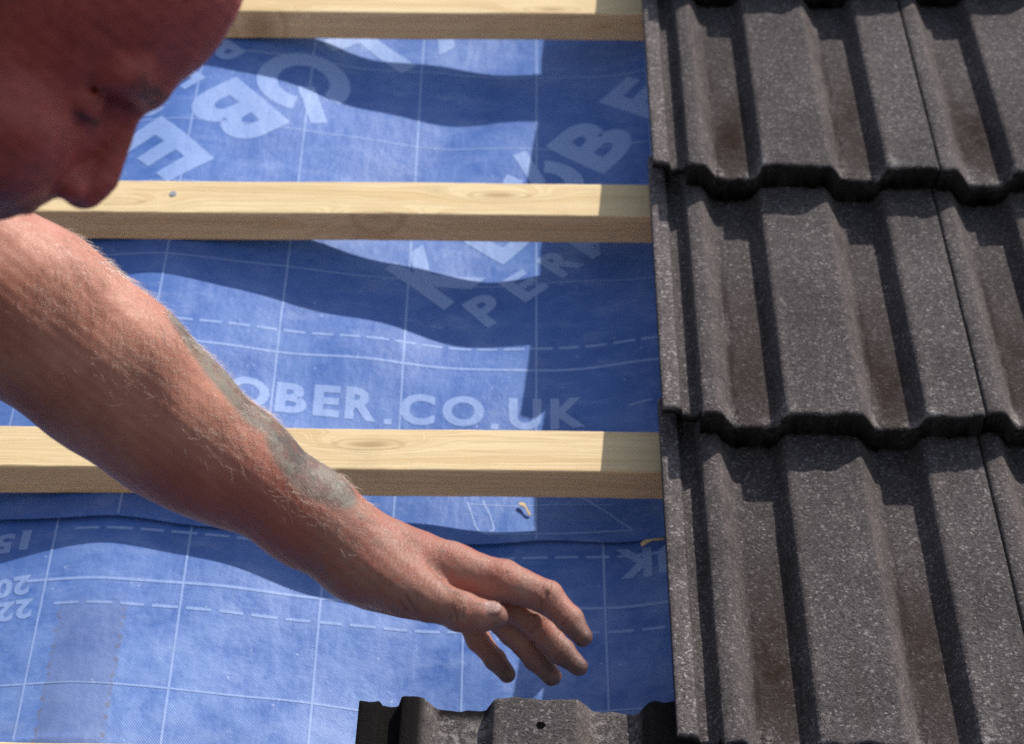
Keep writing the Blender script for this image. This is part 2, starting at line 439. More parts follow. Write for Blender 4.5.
# lower sheet
T = Ink()
T.letter('K', .119, -.101, .036, .034, 180); T.letter('U', .158, -.099, .036, .032, 180); T.letter('.', .180, -.085, .008, .008, 180)
T.build('printed_lettering', low_sheet, lower_z, .00035); T = Ink()
T.letter('1', -.462, -.101, .024, .009, 178); T.letter('5', -.482, -.103, .024, .018, 180)
T.build('printed_number', low_sheet, lower_z, .00035); T = Ink()
T.letter('2', -.456, -.156, .023, .016, 184); T.letter('0', -.473, -.158, .023, .017, 182)
T.build('printed_number', low_sheet, lower_z, .00035); T = Ink()
T.letter('2', -.449, -.184, .023, .016, 184); T.letter('2', -.466, -.186, .023, .016, 184)
T.build('printed_number', low_sheet, lower_z, .00035)
G = Ink()
for x in (-.565, -.4315, -.3035, -.1765, -.042, .092): G.line([(x, -1.1), (x-.002, edge_y(x)+.02)], .0023)
G.line([(-.415, -.0915), (.3, -.0915)], .0032, (.0235, .0070))
G.line([(-.452, -.1515), (.3, -.1515)], .0034)
G.line([(-.421, -.1795), (.3, -.1795)], .0034, (.0230, .0072))
G.line([(-.7, -.268), (.3, -.268)], .0022)
G.line([(-.7, -.385), (.3, -.385)], .0022)
G.build('printed_guide_lines', low_sheet, lower_z, .0003)

# ------------------------------------------------------------------ battens
def make_batten(y_rear, x0, x1, w=.0525, t=.040, seed=0):
    nx = 150; xs_ = np.linspace(x0, x1, nx)
    R = .0022
    sec = []
    for cxs, cys, a0 in ((-w+R, -R, 180), (-R, -R, 90), (-R, -t+R, 0), (-w+R, -t+R, -90)):
        for k in range(4):
            a = math.radians(a0-30*k); sec.append((cxs+R*math.cos(a), cys+R*math.sin(a)))
    # order: front-top, rear-top, rear-bottom, front-bottom
    sec = np.array(sec); m = len(sec)
    V = np.zeros((nx, m, 3))
    for i, x in enumerate(xs_):
        wob = .0006*math.sin(x*7+seed) + .0004*math.sin(x*19+seed*2)
        for j in range(m):
            n = mnoise.noise((x*45, j*3.1+seed*10, seed))*.00035
            V[i, j] = (x, sec[j, 0]+wob+n, sec[j, 1]+n)
    I = np.arange(nx*m).reshape(nx, m); J = np.roll(I, -1, 1)
    F = np.stack([I[:-1], J[:-1], J[1:], I[1:]], -1).reshape(-1, 4)
    F = [list(f) for f in F] + [list(I[0]), list(I[-1][::-1])]
    me_o = meshobj('timber_batten', V.reshape(-1, 3), F, M_WOOD, loc=(0, y_rear, 0), smooth=False)
    bm = bmesh.new(); bm.from_mesh(me_o.data); bmesh.ops.recalc_face_normals(bm, faces=bm.faces); bm.to_mesh(me_o.data); bm.free()
    return me_o
bl = [(.7175, 'roofing batten of pale softwood highest up, cut off by the top of the picture'),
      (.3590, 'roofing batten of pale softwood with a nail head in it, beside the man\'s nose'),
      (-.0010, 'roofing batten of pale softwood behind the man\'s forearm'),
      (-.3590, 'roofing batten of pale softwood showing only a sliver in the bottom left corner')]
bats = []
for i, (y, lb) in enumerate(bl):
    b = make_batten(y, -1.55+.05*i, 1.05, seed=i*1.7+.4)
    bats.append(tag(b, lb, 'batten', 'battens laid across the roof', 'thing'))
def nail(parent, x, y):
    bm = bmesh.new()
    bmesh.ops.create_cone(bm, segments=18, radius1=.0044, radius2=.0036, depth=.0014, cap_ends=True)
    bmesh.ops.translate(bm, verts=bm.verts, vec=(x, y, .0004))
    me = bpy.data.meshes.new('nail_head'); bm.to_mesh(me); bm.free(); me.materials.append(M_NAIL)
    o = bpy.data.objects.new('nail_head', me); COL.objects.link(o); o.parent = parent
p = un(173, 194); nail(bats[1], p[0], p[1]-.3590)
# wood splinters lying on the underlay
def splinter(x, y, z, L, w, ang, label):
    n = 7; V = []
    for i in range(n):
        t = i/(n-1); ww = w*(1-.55*t)*(.8+.3*math.sin(t*9))
        for sx, sz in ((-1, 0), (1, 0), (1, .0012), (-1, .0012)):
            V.append((L*(t-.5), sx*ww/2+.0012*math.sin(t*5), sz+.0015*math.sin(t*3)))
    F = []
    for i in range(n-1):
        for j in range(4):
            a = i*4+j; b = i*4+(j+1) % 4; F.append((a, b, b+4, a+4))
    F += [(0, 1, 2, 3), (n*4-1, n*4-2, n*4-3, n*4-4)]
    o = meshobj('wood_splinter', V, F, M_WOOD, loc=(x, y, z), rotz=ang, smooth=False)
    tag(o, label, 'splinter', 'wood splinters on the underlay', 'thing')
splinter(.0145, -.0315, float(upper_z(np.array(.0145), np.array(-.0315)))+.0035, .019, .0045, math.radians(-52), 'pale wood splinter lying in the sunlit patch below the middle batten')
splinter(.137, -.082, float(upper_z(np.array(.137), np.array(-.082)))+.003, .024, .005, math.radians(22), 'pale wood splinter in shadow on the lapped edge next to the roof tiles')

# ------------------------------------------------------------------ tiles
PROF = [(0, 11.5), (.8, 13), (14.5, 13), (16, 12), (18.5, 4.5), (20, 4), (32.5, 4), (34, 6), (37.5, 25.5), (39.5, 27.6), (52, 28), (54.5, 26.5),
        (65, 2.2), (68, .2), (71, 0), (101, 0), (104, .3), (107, 2.5), (116.5, 25.5), (119.5, 28), (187, 28), (190, 26.5),
        (201.5, 2.2), (204.5, .2), (207, 0), (236, 0), (239, .4), (242, 3), (250.5, 25.5), (253.5, 28), (301.5, 28), (303.3, 26.6)]
PROF = [(0, 11.5), (.8, 13), (15.5, 13), (17, 12), (19.5, 4.5), (21, 4), (31, 4), (33, 5.5), (36, 18), (38, 20), (51, 20), (54, 18.5),
        (65.5, 2.0), (68.5, .2), (71, 0), (101, 0), (104, .3), (107, 2.2), (113.5, 18), (116.5, 20), (182, 20), (185, 18.5),
        (197, 2.0), (200, .2), (203, 0), (230, 0), (233, .4), (236, 2.2), (242.5, 18), (245.5, 20), (295, 20), (296.3, 19)]
PROF = [(a/1000, b/1000) for a, b in PROF]
SLOPE = .104; TL = .42
def sst_(x, a, b):
    t = min(1, max(0, (x-a)/(b-a))); return t*t*(3-2*t)
def make_tile(seed, broken=False):
    xs_, hs = [], []
    for (xa, ha), (xb, hb) in zip(PROF[:-1], PROF[1:]):
        n = max(1, int(math.hypot(xb-xa, hb-ha)/.0035))
        for k in range(n): xs_.append(xa+(xb-xa)*k/n); hs.append(ha+(hb-ha)*k/n)
    xs_.append(PROF[-1][0]); hs.append(PROF[-1][1])
    xs_ = np.array(xs_); hs = np.array(hs); nx = len(xs_)
    ys = np.concatenate([[-TL+.0, -TL+.0006, -TL+.002, -TL+.004], np.linspace(-TL+.008, -.006, 90), [-.003, -.001, 0]])
    ny = len(ys); V = np.zeros((2, nx, ny, 3)); A = {k: np.zeros((2, nx, ny)) for k in ('pan', 'nose', 'edge', 'chip', 'slip_shade', 'gutter', 'strip', 'silt')}
    for i in range(nx):
        x, h = xs_[i], hs[i]
        nn = .0045*mnoise.noise((x*50, seed*5.1, 0)) + .0016*mnoise.noise((x*210, seed*3.3, 4))
        nh = .0020*mnoise.noise((x*110, seed*7.7, 2)) + (.0030*mnoise.noise((x*60, seed, 9)) if broken else 0)
        inset = .011 if x < .035 else 0.0
        for j in range(ny):
            t = (ys[j]+TL)/TL
            y = ys[j] + (inset+nn)*(1-t)**3 + nh*t**6
            rr = .0035; dn = max(0, rr-(ys[j]+TL)); drop = rr-math.sqrt(max(0, rr*rr-dn*dn))
            dh = max(0, .003-(-ys[j])); drop += .003-math.sqrt(max(0, .003**2-dh*dh))
            u = mnoise.noise((x*28, y*22, seed*2.2))*.0007 + mnoise.noise((x*130, y*130, seed*1.1))*.00022
            # the profile flattens towards the head of the tile and crisps towards the nose
            base = .019 + SLOPE*(-y)
            pf = h + u
            V[0, i, j] = (x, y, base+pf-drop)
            thick = .0125 + .0195*min(1, max(0, 1-(y+TL-.01)/.04)) if x > .035 else .0095
            xo = .0
            tn_ = (.0030*mnoise.noise((x*130, y*60, seed*9.1))+.0015*mnoise.noise((x*420, y*90, seed)))*min(1, max(0, 1-(y+TL)/.05))
            V[1, i, j] = (x, y+.006*max(0, 1-(y+TL)/.004)*(.5+mnoise.noise((x*160, seed, 3))), base+pf-thick+tn_)
            A['pan'][:, i, j] = max(0, 1-h/.004) if x > .05 else 0
            A['nose'][:, i, j] = (1-t)
            slope_r = 1 if (.051 < x < .068 or .182 < x < .202) else 0
            e = math.exp(-((x-.0535)/.006)**2)+math.exp(-((x-.1885)/.006)**2)+.5*math.exp(-((x-.118)/.004)**2)+.5*math.exp(-((x-.252)/.004)**2)+.6*slope_r
            A['edge'][:, i, j] = min(1, e)
            yn = y+TL
            A['gutter'][0, i, j] = max(math.exp(-((x-.0695)/.0035)**2), math.exp(-((x-.2015)/.0035)**2), .7*math.exp(-((x-.104)/.003)**2))
            for q_, cx in enumerate((.086, .218)):
                am_ = .45+.55*abs(math.sin(seed*2.3+q_*1.9)); c0_ = .085+.03*math.sin(seed*1.7+q_*2)
                A['silt'][0, i, j] = max(A['silt'][0, i, j], am_*math.exp(-((x-cx)/.0165)**4)*math.exp(-((yn-c0_)/.062)**2))
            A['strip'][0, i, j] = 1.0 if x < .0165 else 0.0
            ch = 0
            for cx, wx, ly in ((.070+.004*math.sin(seed), .006, .02), (.100, .010, .012), (.199, .007, .035), (.232, .014, .013), (.113, .006, .02), (.248, .006, .02)):
                ch = max(ch, math.exp(-((x-cx)/wx)**2)*math.exp(-(yn/ly)**2)*(.35+.65*abs(math.sin(seed*3+cx*90))))
            if broken:
                ch = max(ch*.5, .55*math.exp(-((x-.066-(-y)*.5)/.012)**2)*math.exp(-((y+.03)/.03)**2), .5*math.exp(-((x-.100)/.012)**2)*math.exp(-((y+.025)/.018)**2),
                         .5*math.exp(-((x-.205)/.012)**2)*math.exp(-((y+.015)/.03)**2), .5*math.exp(-((x-.238)/.006)**2)*math.exp(-((y+.02)/.03)**2))
            A['chip'][0, i, j] = ch
            A['slip_shade'][1, i, j] = .85
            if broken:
                A['slip_shade'][0, i, j] = 1.0*max(1-sst_(x, .050, .060), .9*sst_(x, .232, .240), (1-sst_(-y, .004, .016))*sst_(x, .06, .07)*(1-sst_(x, .108, .116)))  # shade painted on left part and right rise; dark band at head
            if j == 0: A['slip_shade'][0, i, j] = .7
    I = np.arange(2*nx*ny).reshape(2, nx, ny)
    Fs = []
    Fs.append(np.stack([I[0, :-1, :-1], I[0, 1:, :-1], I[0, 1:, 1:], I[0, :-1, 1:]], -1).reshape(-1, 4))
    Fs.append(np.stack([I[1, :-1, :-1], I[1, :-1, 1:], I[1, 1:, 1:], I[1, 1:, :-1]], -1).reshape(-1, 4))
    Fs.append(np.stack([I[0, :-1, 0], I[1, :-1, 0], I[1, 1:, 0], I[0, 1:, 0]], -1))
    Fs.append(np.stack([I[0, 1:, -1], I[1, 1:, -1], I[1, :-1, -1], I[0, :-1, -1]], -1))
    Fs.append(np.stack([I[0, 0, 1:], I[1, 0, 1:], I[1, 0, :-1], I[0, 0, :-1]], -1))
    Fs.append(np.stack([I[0, -1, :-1], I[1, -1, :-1], I[1, -1, 1:], I[0, -1, 1:]], -1))
    return V.reshape(-1, 3), np.concatenate(Fs), {k: v.reshape(-1) for k, v in A.items()}

SK = math.radians(-.65)
def place_tile(col, head_y, seed, label, dx=0, rot=0, broken=False, dz=0):
    V, F, A = make_tile(seed, broken)
    x = .1460 + .011*(head_y-.42) + .262*col + dx
    o = meshobj('roof_tile', V, F, M_TILE, loc=(x, head_y + (.003*math.sin(seed*4)), dz), rotz=SK+rot, attrs=A)
    return tag(o, label, 'roof tile', 'interlocking concrete roof tiles', 'thing')
HY = [1.0635, .7165, .3705, .0165]
names = ['topmost course', 'second course from the top', 'third course from the top', 'lowest course']
where = [['beside the underlay, cut off by the top edge of the picture', 'beside the underlay, ending just above the second batten from the top', 'beside the underlay, its nose level with the middle batten', 'beside the underlay below the middle batten, running out of the bottom'],
         ['mostly cut off, in the very top right corner', 'right of the thin joint in the highest full course', 'right of the thin joint halfway down the right edge', 'right of the thin joint in the lowest course at right']]
for ci in (0, 1):
    for k, hy in enumerate(HY):
        place_tile(ci, hy, 1.3+k*2.1+ci*5.7, 'concrete tile '+where[ci][k], dx=(0, .001, 0, -.001)[k]+.0005*ci, rot=(0, .001, -.001, 0)[k])
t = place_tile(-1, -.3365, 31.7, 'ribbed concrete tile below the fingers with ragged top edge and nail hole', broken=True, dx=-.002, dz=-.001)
# nail hole in that tile
bm = bmesh.new(); pts = []
hx, hyy = .153, -.030
for k in range(20):
    a = 2*math.pi*k/20; r = .0036*(1+.12*math.sin(3*a+1)); pts.append(bm.verts.new((hx+r*math.cos(a), hyy+r*math.sin(a), 0)))
f = bm.faces.new(pts); ex = bmesh.ops.extrude_face_region(bm, geom=[f]); 
bmesh.ops.translate(bm, verts=[v for v in ex['geom'] if isinstance(v, bmesh.types.BMVert)], vec=(0, 0, .0012))
bmesh.ops.translate(bm, verts=bm.verts, vec=(0, 0, .019+SLOPE*(-hyy)+.020-.0004))
bmesh.ops.recalc_face_normals(bm, faces=bm.faces)
me = bpy.data.meshes.new('nail_hole'); bm.to_mesh(me); bm.free(); me.materials.append(M_VOID)
o = bpy.data.objects.new('nail_hole', me); COL.objects.link(o); o.parent = t

# ------------------------------------------------------------------ signed distance modelling
def smin(a, b, k):
    if k <= 0: return np.minimum(a, b)
    h = np.clip(.5+.5*(b-a)/k, 0, 1)
    return b*(1-h)+a*h - k*h*(1-h)
class Cone:
    def __init__(s, a, b, ra, rb): s.a = np.array(a, float); s.b = np.array(b, float); s.ra = ra; s.rb = rb; s.ab = s.b-s.a; s.l2 = max(1e-12, s.ab@s.ab)
    def __call__(s, P):
        q = P-s.a; t = np.clip(q@s.ab/s.l2, 0, 1)
        return np.linalg.norm(q-t[:, None]*s.ab, axis=1) - (s.ra+(s.rb-s.ra)*t)
class Ell:
    def __init__(s, c, r, R=None): s.c = np.array(c, float); s.r = np.array(r, float); s.R = np.eye(3) if R is None else np.array(R)   # rows of R: local axes
    def __call__(s, P):
        q = (P-s.c)@s.R.T; k0 = np.linalg.norm(q/s.r, axis=1); k1 = np.linalg.norm(q/(s.r**2), axis=1)
        return np.where(k1 > 1e-9, k0*(k0-1)/np.maximum(k1, 1e-9), -s.r.min())
def evaluate(prims, P, disp=None):
    d = np.full(len(P), 1e3)
    for op, g, k in prims:
        e = g(P)
        if op == '+': d = smin(d, e, k)
        elif op == '-': d = -smin(-d, e, k)
        elif op == '&': d = -smin(-d, -e, k)
    if disp is not None: d = d + disp(P)
    return d
def polygonize(prims, h, disp=None, lo=None, hi=None):
    """surface nets over sparse blocks"""
    B = 8
    lo = np.array(lo); hi = np.array(hi)
    nb = np.ceil((hi-lo)/(B*h)).astype(int)
    g = np.stack(np.meshgrid(*[np.arange(n) for n in nb], indexing='ij'), -1).reshape(-1, 3)
    cen = lo + (g+.5)*B*h; half = B*h*math.sqrt(3)/2
    d = np.concatenate([evaluate(prims, c) for c in np.array_split(cen, max(1, len(cen)//60000))])
    g = g[np.abs(d) < half*1.7+.012]
    cen = lo + (g+.5)*B*h
    # which primitives matter in each block
    need = np.stack([p[1](cen) < half*1.3 + .030 + 2.0*p[2] for p in prims], 1)
    off = np.stack(np.meshgrid(*[np.arange(B+1)]*3, indexing='ij'), -1).reshape(-1, 3)
    P = (lo + (g[:, None, :]*B + off[None])*h)
    D = np.full(P.shape[:2], .05)
    for pi, (op, gm, k) in enumerate(prims):
        bi = np.nonzero(need[:, pi])[0]
        for ch in np.array_split(bi, max(1, len(bi)//400)):
            if not len(ch): continue
            e = gm(P[ch].reshape(-1, 3)).reshape(len(ch), -1)
            cur = D[ch]
            if op == '+': D[ch] = smin(cur, e, k)
            elif op == '-': D[ch] = -smin(-cur, e, k)
            else: D[ch] = -smin(-cur, -e, k)
    if disp is not None:
        for ch in np.array_split(np.arange(len(g)), max(1, len(g)//400)): D[ch] += disp(P[ch].reshape(-1, 3)).reshape(len(ch), -1)
    n = len(g); S = D.reshape(n, B+1, B+1, B+1); G0 = g*B
    W = (nb*B+2).astype(np.int64)
    key = lambda ijk: (ijk[:, 0].astype(np.int64)*W[1]+ijk[:, 1])*W[2]+ijk[:, 2]
    acc = np.zeros((n, B, B, B, 3)); cnt = np.zeros((n, B, B, B))
    cor = [(a, b, c) for a in (0, 1) for b in (0, 1) for c in (0, 1)]
    for a in cor:
        for ax in range(3):
            if a[ax] == 1: continue
            b = list(a); b[ax] = 1
            va = S[:, a[0]:a[0]+B, a[1]:a[1]+B, a[2]:a[2]+B]; vb = S[:, b[0]:b[0]+B, b[1]:b[1]+B, b[2]:b[2]+B]
            m = (va < 0) != (vb < 0); t = np.where(m, va/np.where(m, va-vb, 1), 0)
            for q in range(3):
                acc[..., q] += np.where(m, a[q]+(t if q == ax else 0), 0)
            cnt += m
    idx = np.argwhere(cnt > 0)
    bi = idx[:, 0]; cell = idx[:, 1:]
    pos = acc[bi, cell[:, 0], cell[:, 1], cell[:, 2]]/cnt[bi, cell[:, 0], cell[:, 1], cell[:, 2]][:, None]
    gc = G0[bi]+cell
    V = lo + (gc+pos)*h
    k = key(gc); order = np.argsort(k); ks = k[order]
    quads = []
    for ax in range(3):
        sl1 = [slice(0, B)]*3; sl1[ax] = slice(1, B+1)
        va = S[:, :B, :B, :B]; vb = S[:, sl1[0], sl1[1], sl1[2]]
        e = np.argwhere((va < 0) != (vb < 0))
        inside = va[e[:, 0], e[:, 1], e[:, 2], e[:, 3]] < 0
        ge = G0[e[:, 0]]+e[:, 1:]
        a1, a2 = (ax+1) % 3, (ax+2) % 3
        cs = []
        ok = np.ones(len(ge), bool)
        for o1, o2 in ((0, 0), (1, 0), (1, 1), (0, 1)):
            c = ge.copy(); c[:, a1] -= o1; c[:, a2] -= o2
            kk = key(c); p = np.clip(np.searchsorted(ks, kk), 0, len(ks)-1)
            ok &= ks[p] == kk; cs.append(order[p])
        q = np.stack(cs, 1)
        q = np.where(inside[:, None], q, q[:, ::-1])[ok]
        quads.append(q)
    F = np.concatenate(quads)
    return V, F

def seg_t(P, a, b):
    ab = b-a; t = np.clip((P-a)@ab/(ab@ab), 0, 1); return t, np.linalg.norm(P-(a+t[:, None]*ab), axis=1)
sst = lambda x, a, b: (lambda t: t*t*(3-2*t))(np.clip((x-a)/(b-a), 0, 1))

# ------------------------------------------------------------------ the roofer
prims = []
def add(g, k=.01, op='+'): prims.append((op, g, k))
# --- head frame
ro = (lambda v: v/np.linalg.norm(v))
Fw = ro(av(.69, -.70, -.20)); Rt = ro(av(.10, -.16, 1.0)); Rt = ro(Rt - Fw*(Rt@Fw)); Upv = np.cross(Rt, Fw)
HC = at(0, -6, 1.05)
HR = np.stack([Rt, Fw, Upv])
def hp(x, y, z): return HC + (Rt*x + Fw*y + Upv*z)/1000
def he(x, y, z, rx, ry, rz, tilt=0, yaw=0):
    R = HR.copy()
    if tilt:
        a = math.radians(tilt); f, u = R[1].copy(), R[2].copy(); R[1] = f*math.cos(a)+u*math.sin(a); R[2] = u*math.cos(a)-f*math.sin(a)
    if yaw:
        a = math.radians(yaw); r, f = R[0].copy(), R[1].copy(); R[0] = r*math.cos(a)+f*math.sin(a); R[1] = f*math.cos(a)-r*math.sin(a)
    return Ell(hp(x, y, z), (rx/1000, ry/1000, rz/1000), R)
def hc(a, b, ra, rb): return Cone(hp(*a), hp(*b), ra/1000, rb/1000)
add(he(0, 0, 42, 76, 97, 88), 0)
add(he(0, 36, 66, 58, 55, 56), .02)
add(he(0, 58, 42, 40, 33, 38), .010)
add(he(0, 30, -45, 60, 58, 58), .03)
add(he(0, 46, -55, 44, 36, 46), .02)
add(he(0, 57, -95, 26, 16, 19), .02)       # chin
add(hc((45, 10, -72), (14, 56, -98), 14, 12), .02); add(hc((-45, 10, -72), (-14, 56, -98), 14, 12), .02)
for s in (-1, 1):
    add(hc((s*8, 86, 20), (s*42, 75, 21), 12, 10.5), .010)     # brow
    add(he(s*46, 58, -36, 20, 20, 18), .018)                  # cheekbone
    add(he(s*32, 88, -5, 19, 16, 12), .008, '-')             # socket
    add(he(s*32, 66.5, -6, 15.5, 14.5, 12.5), .003)             # lidded eye
    add(hc((s*19, 80, -13.5), (s*45, 68, -12), 2.4, 1.6), .003)
    add(hc((s*20, 79, 1.5), (s*46, 68, 2.5), 1.0, .8), .003, '-')       # lower lid roll
    add(he(s*30, 66, -52, 20, 18, 24), .02)
    add(he(s*78, -20, -8, 6, 18, 31, -12), .004); add(he(s*84, -18, -4, 4, 11, 20, -12), .004, '-')
add(hc((0, 88, 4), (0, 104, -30), 7, 8.5), .008)              # nose bridge
add(hc((0, 72, 4), (0, 74, -48), 15, 19), .010)
add(he(0, 100, -41, 11, 13, 13), .007)                      # tip
for s in (-1, 1):
    add(he(s*12.5, 92, -45, 7.5, 12, 9), .005)
    add(he(s*6, 98, -56, 3, 4.5, 2.5), .003, '-')
add(he(0, 80, -60, 22, 10, 12), .010)                      # philtrum
add(he(0, 83, -70, 22, 8.5, 5), .005); add(he(0, 77, -79, 19, 8, 6), .005)
add(hc((-24, 78, -74.5), (24, 78, -74.5), 1.6, 1.6), .003, '-')
# --- neck, shoulders, hidden arm
S_L = at(-340, 90, 1.30); S_R = at(-640, 180, .95); NB = at(-330, 110, 1.11); CH = at(-560, 190, 1.13); PV = at(-1040, 570, 1.20)
neck = hp(0, -32, -42)
add(Cone(neck, NB, .062, .066), .02)
add(Cone(NB, CH, .07, .11), .03); add(Cone(NB, S_L, .06, .058), .03); add(Cone(NB, S_R, .06, .058), .03)
E_L = at(-16, 288, 1.315)
add(Cone(S_L, E_L, .064, .054), .025)
# forearm of the reaching arm
def c3(a, ra, b, rb, k=.012): add(Cone(at(*a), at(*b), ra, rb), k)
c3((-16, 288, 1.315), .050, (33, 313, 1.322), .0545, .015)
c3((33, 313, 1.322), .0545, (105, 368, 1.333), .0515, .012)
c3((105, 368, 1.333), .0515, (169, 418, 1.345), .0462, .012)
c3((169, 418, 1.345), .0462, (236, 467, 1.360), .0392, .012)
c3((236, 467, 1.360), .0392, (308, 517, 1.372), .0308, .012)
c3((308, 517, 1.372), .0310, (349, 546, 1.380), .0285, .02)
# muscle masses and the elbow crease
add(Cone(at(-6, 252, 1.308), at(150, 356, 1.320), .021, .018), .03)
add(Cone(at(20, 350, 1.300), at(186, 470, 1.345), .023, .022), .03)
# --- reaching hand
c3((349, 546, 1.380), .0280, (395, 564, 1.385), .0255)
c3((352, 552, 1.385), .0265, (428, 582, 1.402), .0235)
c3((395, 560, 1.385), .0230, (452, 567, 1.376), .0150)         # index metacarpal
c3((395, 563, 1.395), .0215, (474, 580, 1.392), .0135)
c3((400, 575, 1.405), .0215, (470, 594, 1.408), .0130)
c3((420, 566, 1.378), .0185, (486, 587, 1.376), .0135)
c3((372, 578, 1.400), .0225, (452, 604, 1.422), .0135)         # little-finger side
c3((362, 568, 1.375), .0245, (400, 585, 1.362), .0200)         # ball of the thumb
def finger(js, rs, kb=.006, kf=.0011):
    """proximal bone blends into the palm, the rest stays apart from its neighbours"""
    for i in range(len(js)-1):
        a, b = at(*js[i]), at(*js[i+1])
        add(Cone(a, b, rs[i], rs[i+1]), kb if i == 0 else kf)
    for i in range(1, len(js)-1):                              # knuckle thickening
        add(Ell(at(*js[i]), (rs[i]*1.03,)*3), .003)
finger([(465, 610, 1.424), (479, 640, 1.420), (495, 660, 1.412), (507, 674.5, 1.404)], [.0098, .0084, .0072, .0060])
finger([(480, 600, 1.408), (513, 631, 1.404), (536, 659, 1.396), (551.5, 676.5, 1.388)], [.0112, .0097, .0083, .0067])
finger([(486, 588, 1.392), (536, 624, 1.388), (562, 652, 1.380), (578.5, 667, 1.373)], [.0122, .0103, .0086, .0067])
finger([(452, 567, 1.376), (502, 580.5, 1.371), (547, 597.5, 1.368), (569, 619.5, 1.362), (582.5, 637, 1.357)], [.0150, .0138, .0112, .0091, .0069], .008)
c3((398, 584, 1.362), .0185, (430, 599, 1.350), .0160, .007)    # thumb
c3((430, 599, 1.350), .0150, (461, 612, 1.343), .0128, .002)
c3((461, 612, 1.343), .0128, (478, 615.5, 1.341), .0112, .002)
c3((478, 615.5, 1.341), .0112, (495.5, 616.5, 1.340), .0085, .002)
add(Ell(at(461, 612, 1.343), (.0136,)*3), .003)
tn = ro(at(500, 616, 1.34)-at(461, 612, 1.343)); nz = ro(av(.10, .72, .68)); nz = ro(nz-tn*(tn@nz)); ny_ = np.cross(nz, tn)
nail_c = at(492.5, 614.5, 1.34) + nz*.0073
add(Ell(nail_c, (.0068, .0058, .0014), np.stack([tn, ny_, nz])), .0006)
# creases: web of the thumb, flexion folds, wrist
for a, b, r, k in (((430, 561, 1.355), (446, 585, 1.352), .0010, .004), ((457, 596, 1.3285), (463, 620, 1.3275), .0004, .002), ((452, 598, 1.331), (456, 622, 1.330), .0003, .002),
                   ((497, 594, 1.357), (508, 572, 1.359), .0004, .003), ((541, 607, 1.357), (549, 588, 1.358), .0004, .002)):
    add(Cone(at(*a), at(*b), r, r), k, '-')
# hidden right arm rests on the thigh; plain but complete
def ccam(X, Y, D): return CP + cr*X + cu*Y + cd*D
E_R = ccam(-.60, -.10, .97); W_R = ccam(-.60, -.25, 1.15)
add(Cone(S_R, E_R, .06, .046), .02); add(Cone(E_R, W_R, .048, .028), .02)
hd = ro(av(.3, -.4, -.85)); hs_ = ro(np.cross(hd, av(0, .8, .5))); 
add(Cone(W_R, W_R+hd*.07, .028, .026), .015)
for i, o_ in enumerate((-.028, -.009, .010, .028)):
    b0 = W_R+hd*.075+hs_*o_; L_ = (.062, .075, .078, .068)[i]
    add(Cone(b0, b0+hd*L_*.55, .0105, .009), .004); add(Cone(b0+hd*L_*.55, b0+hd*L_-av(0, .01, .015), .009, .007), .001)
add(Cone(W_R+hd*.02-hs_*.02, W_R+hd*.055-hs_*.06, .014, .010), .008)

WR = [(at(459, 607, 1.332), at(430, 599, 1.35), at(480, 615, 1.34), .0085, .00055), (at(545, 590, 1.362), at(505, 580, 1.37), at(569, 619, 1.362), .0085, .00045),
      (at(570, 613, 1.358), at(547, 597, 1.368), at(583, 637, 1.357), .006, .00035), (at(530, 618, 1.380), at(486, 588, 1.392), at(562, 652, 1.380), .008, .00035),
      (at(478, 600, 1.352), at(455, 570, 1.376), at(500, 580, 1.371), .010, .0003)]
def skin_disp(P):
    q = P*1000
    extra = 0
    for c, a, b, r, am in WR:
        ax = (b-a)/np.linalg.norm(b-a); v = P-c; dd = np.einsum('ij,ij->i', v, v)
        extra = extra + am*np.exp(-dd/(r*r))*np.sin((v@ax)*2*math.pi/.0027 + 1.2*np.sin((v@np.cross(ax, cd))*420))
    return extra + .00045*np.sin(q[:, 0]*.11+q[:, 1]*.07)*np.sin(q[:, 1]*.13-q[:, 2]*.09) + .00016*np.sin(q[:, 0]*.51+q[:, 2]*.43)*np.sin(q[:, 1]*.47+1)
allp = np.array([E_L, S_L, S_R, E_R, W_R+hd*.2, CH, at(600, 700, 1.4), hp(0, 0, 140), hp(0, 130, 0), hp(0, -110, 0), hp(95, 0, 0)])
lo = allp.min(0)-.12; hi = allp.max(0)+.12
PR = np.array([-.85, -.45, -.04])                       # root: knees on the roof
V, F = polygonize(prims, .00125, skin_disp, lo, hi)
# painted attributes
def near(px0, py0, D0, px1, py1, D1, r0, r1):
    t, d = seg_t(V, at(px0, py0, D0), at(px1, py1, D1)); return 1-sst(d, r0, r1)
hl = (V-HC)@HR.T*1000
face = 1-sst(np.linalg.norm(hl/np.array([110, 135, 150]), axis=1), .9, 1.15)
stub = face*sst(-hl[:, 2], 55, 72)*sst(hl[:, 1], -10, 20)
stub = np.maximum(stub*.75, face*(1-sst(np.abs(hl[:, 2]+63), 5, 9))*sst(hl[:, 1], 72, 82)*(1-sst(np.abs(hl[:, 0]), 22, 32))*.95)
brow = face*(1-sst(np.abs(hl[:, 2]-20-.05*np.abs(hl[:, 0])), 3.5, 7))*sst(np.abs(hl[:, 0]), 9, 14)*(1-sst(np.abs(hl[:, 0]), 42, 54))*sst(hl[:, 1], 50, 70)
stub = np.maximum(stub, brow*1.0)
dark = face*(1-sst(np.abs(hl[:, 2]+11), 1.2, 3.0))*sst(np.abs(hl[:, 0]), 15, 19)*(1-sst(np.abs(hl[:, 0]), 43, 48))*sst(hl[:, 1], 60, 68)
dark = np.maximum(dark, face*(1-sst(np.abs(hl[:, 2]+75.3), .6, 2.2))*sst(hl[:, 1], 60, 76)*(1-sst(np.abs(hl[:, 0]), 22, 28)))
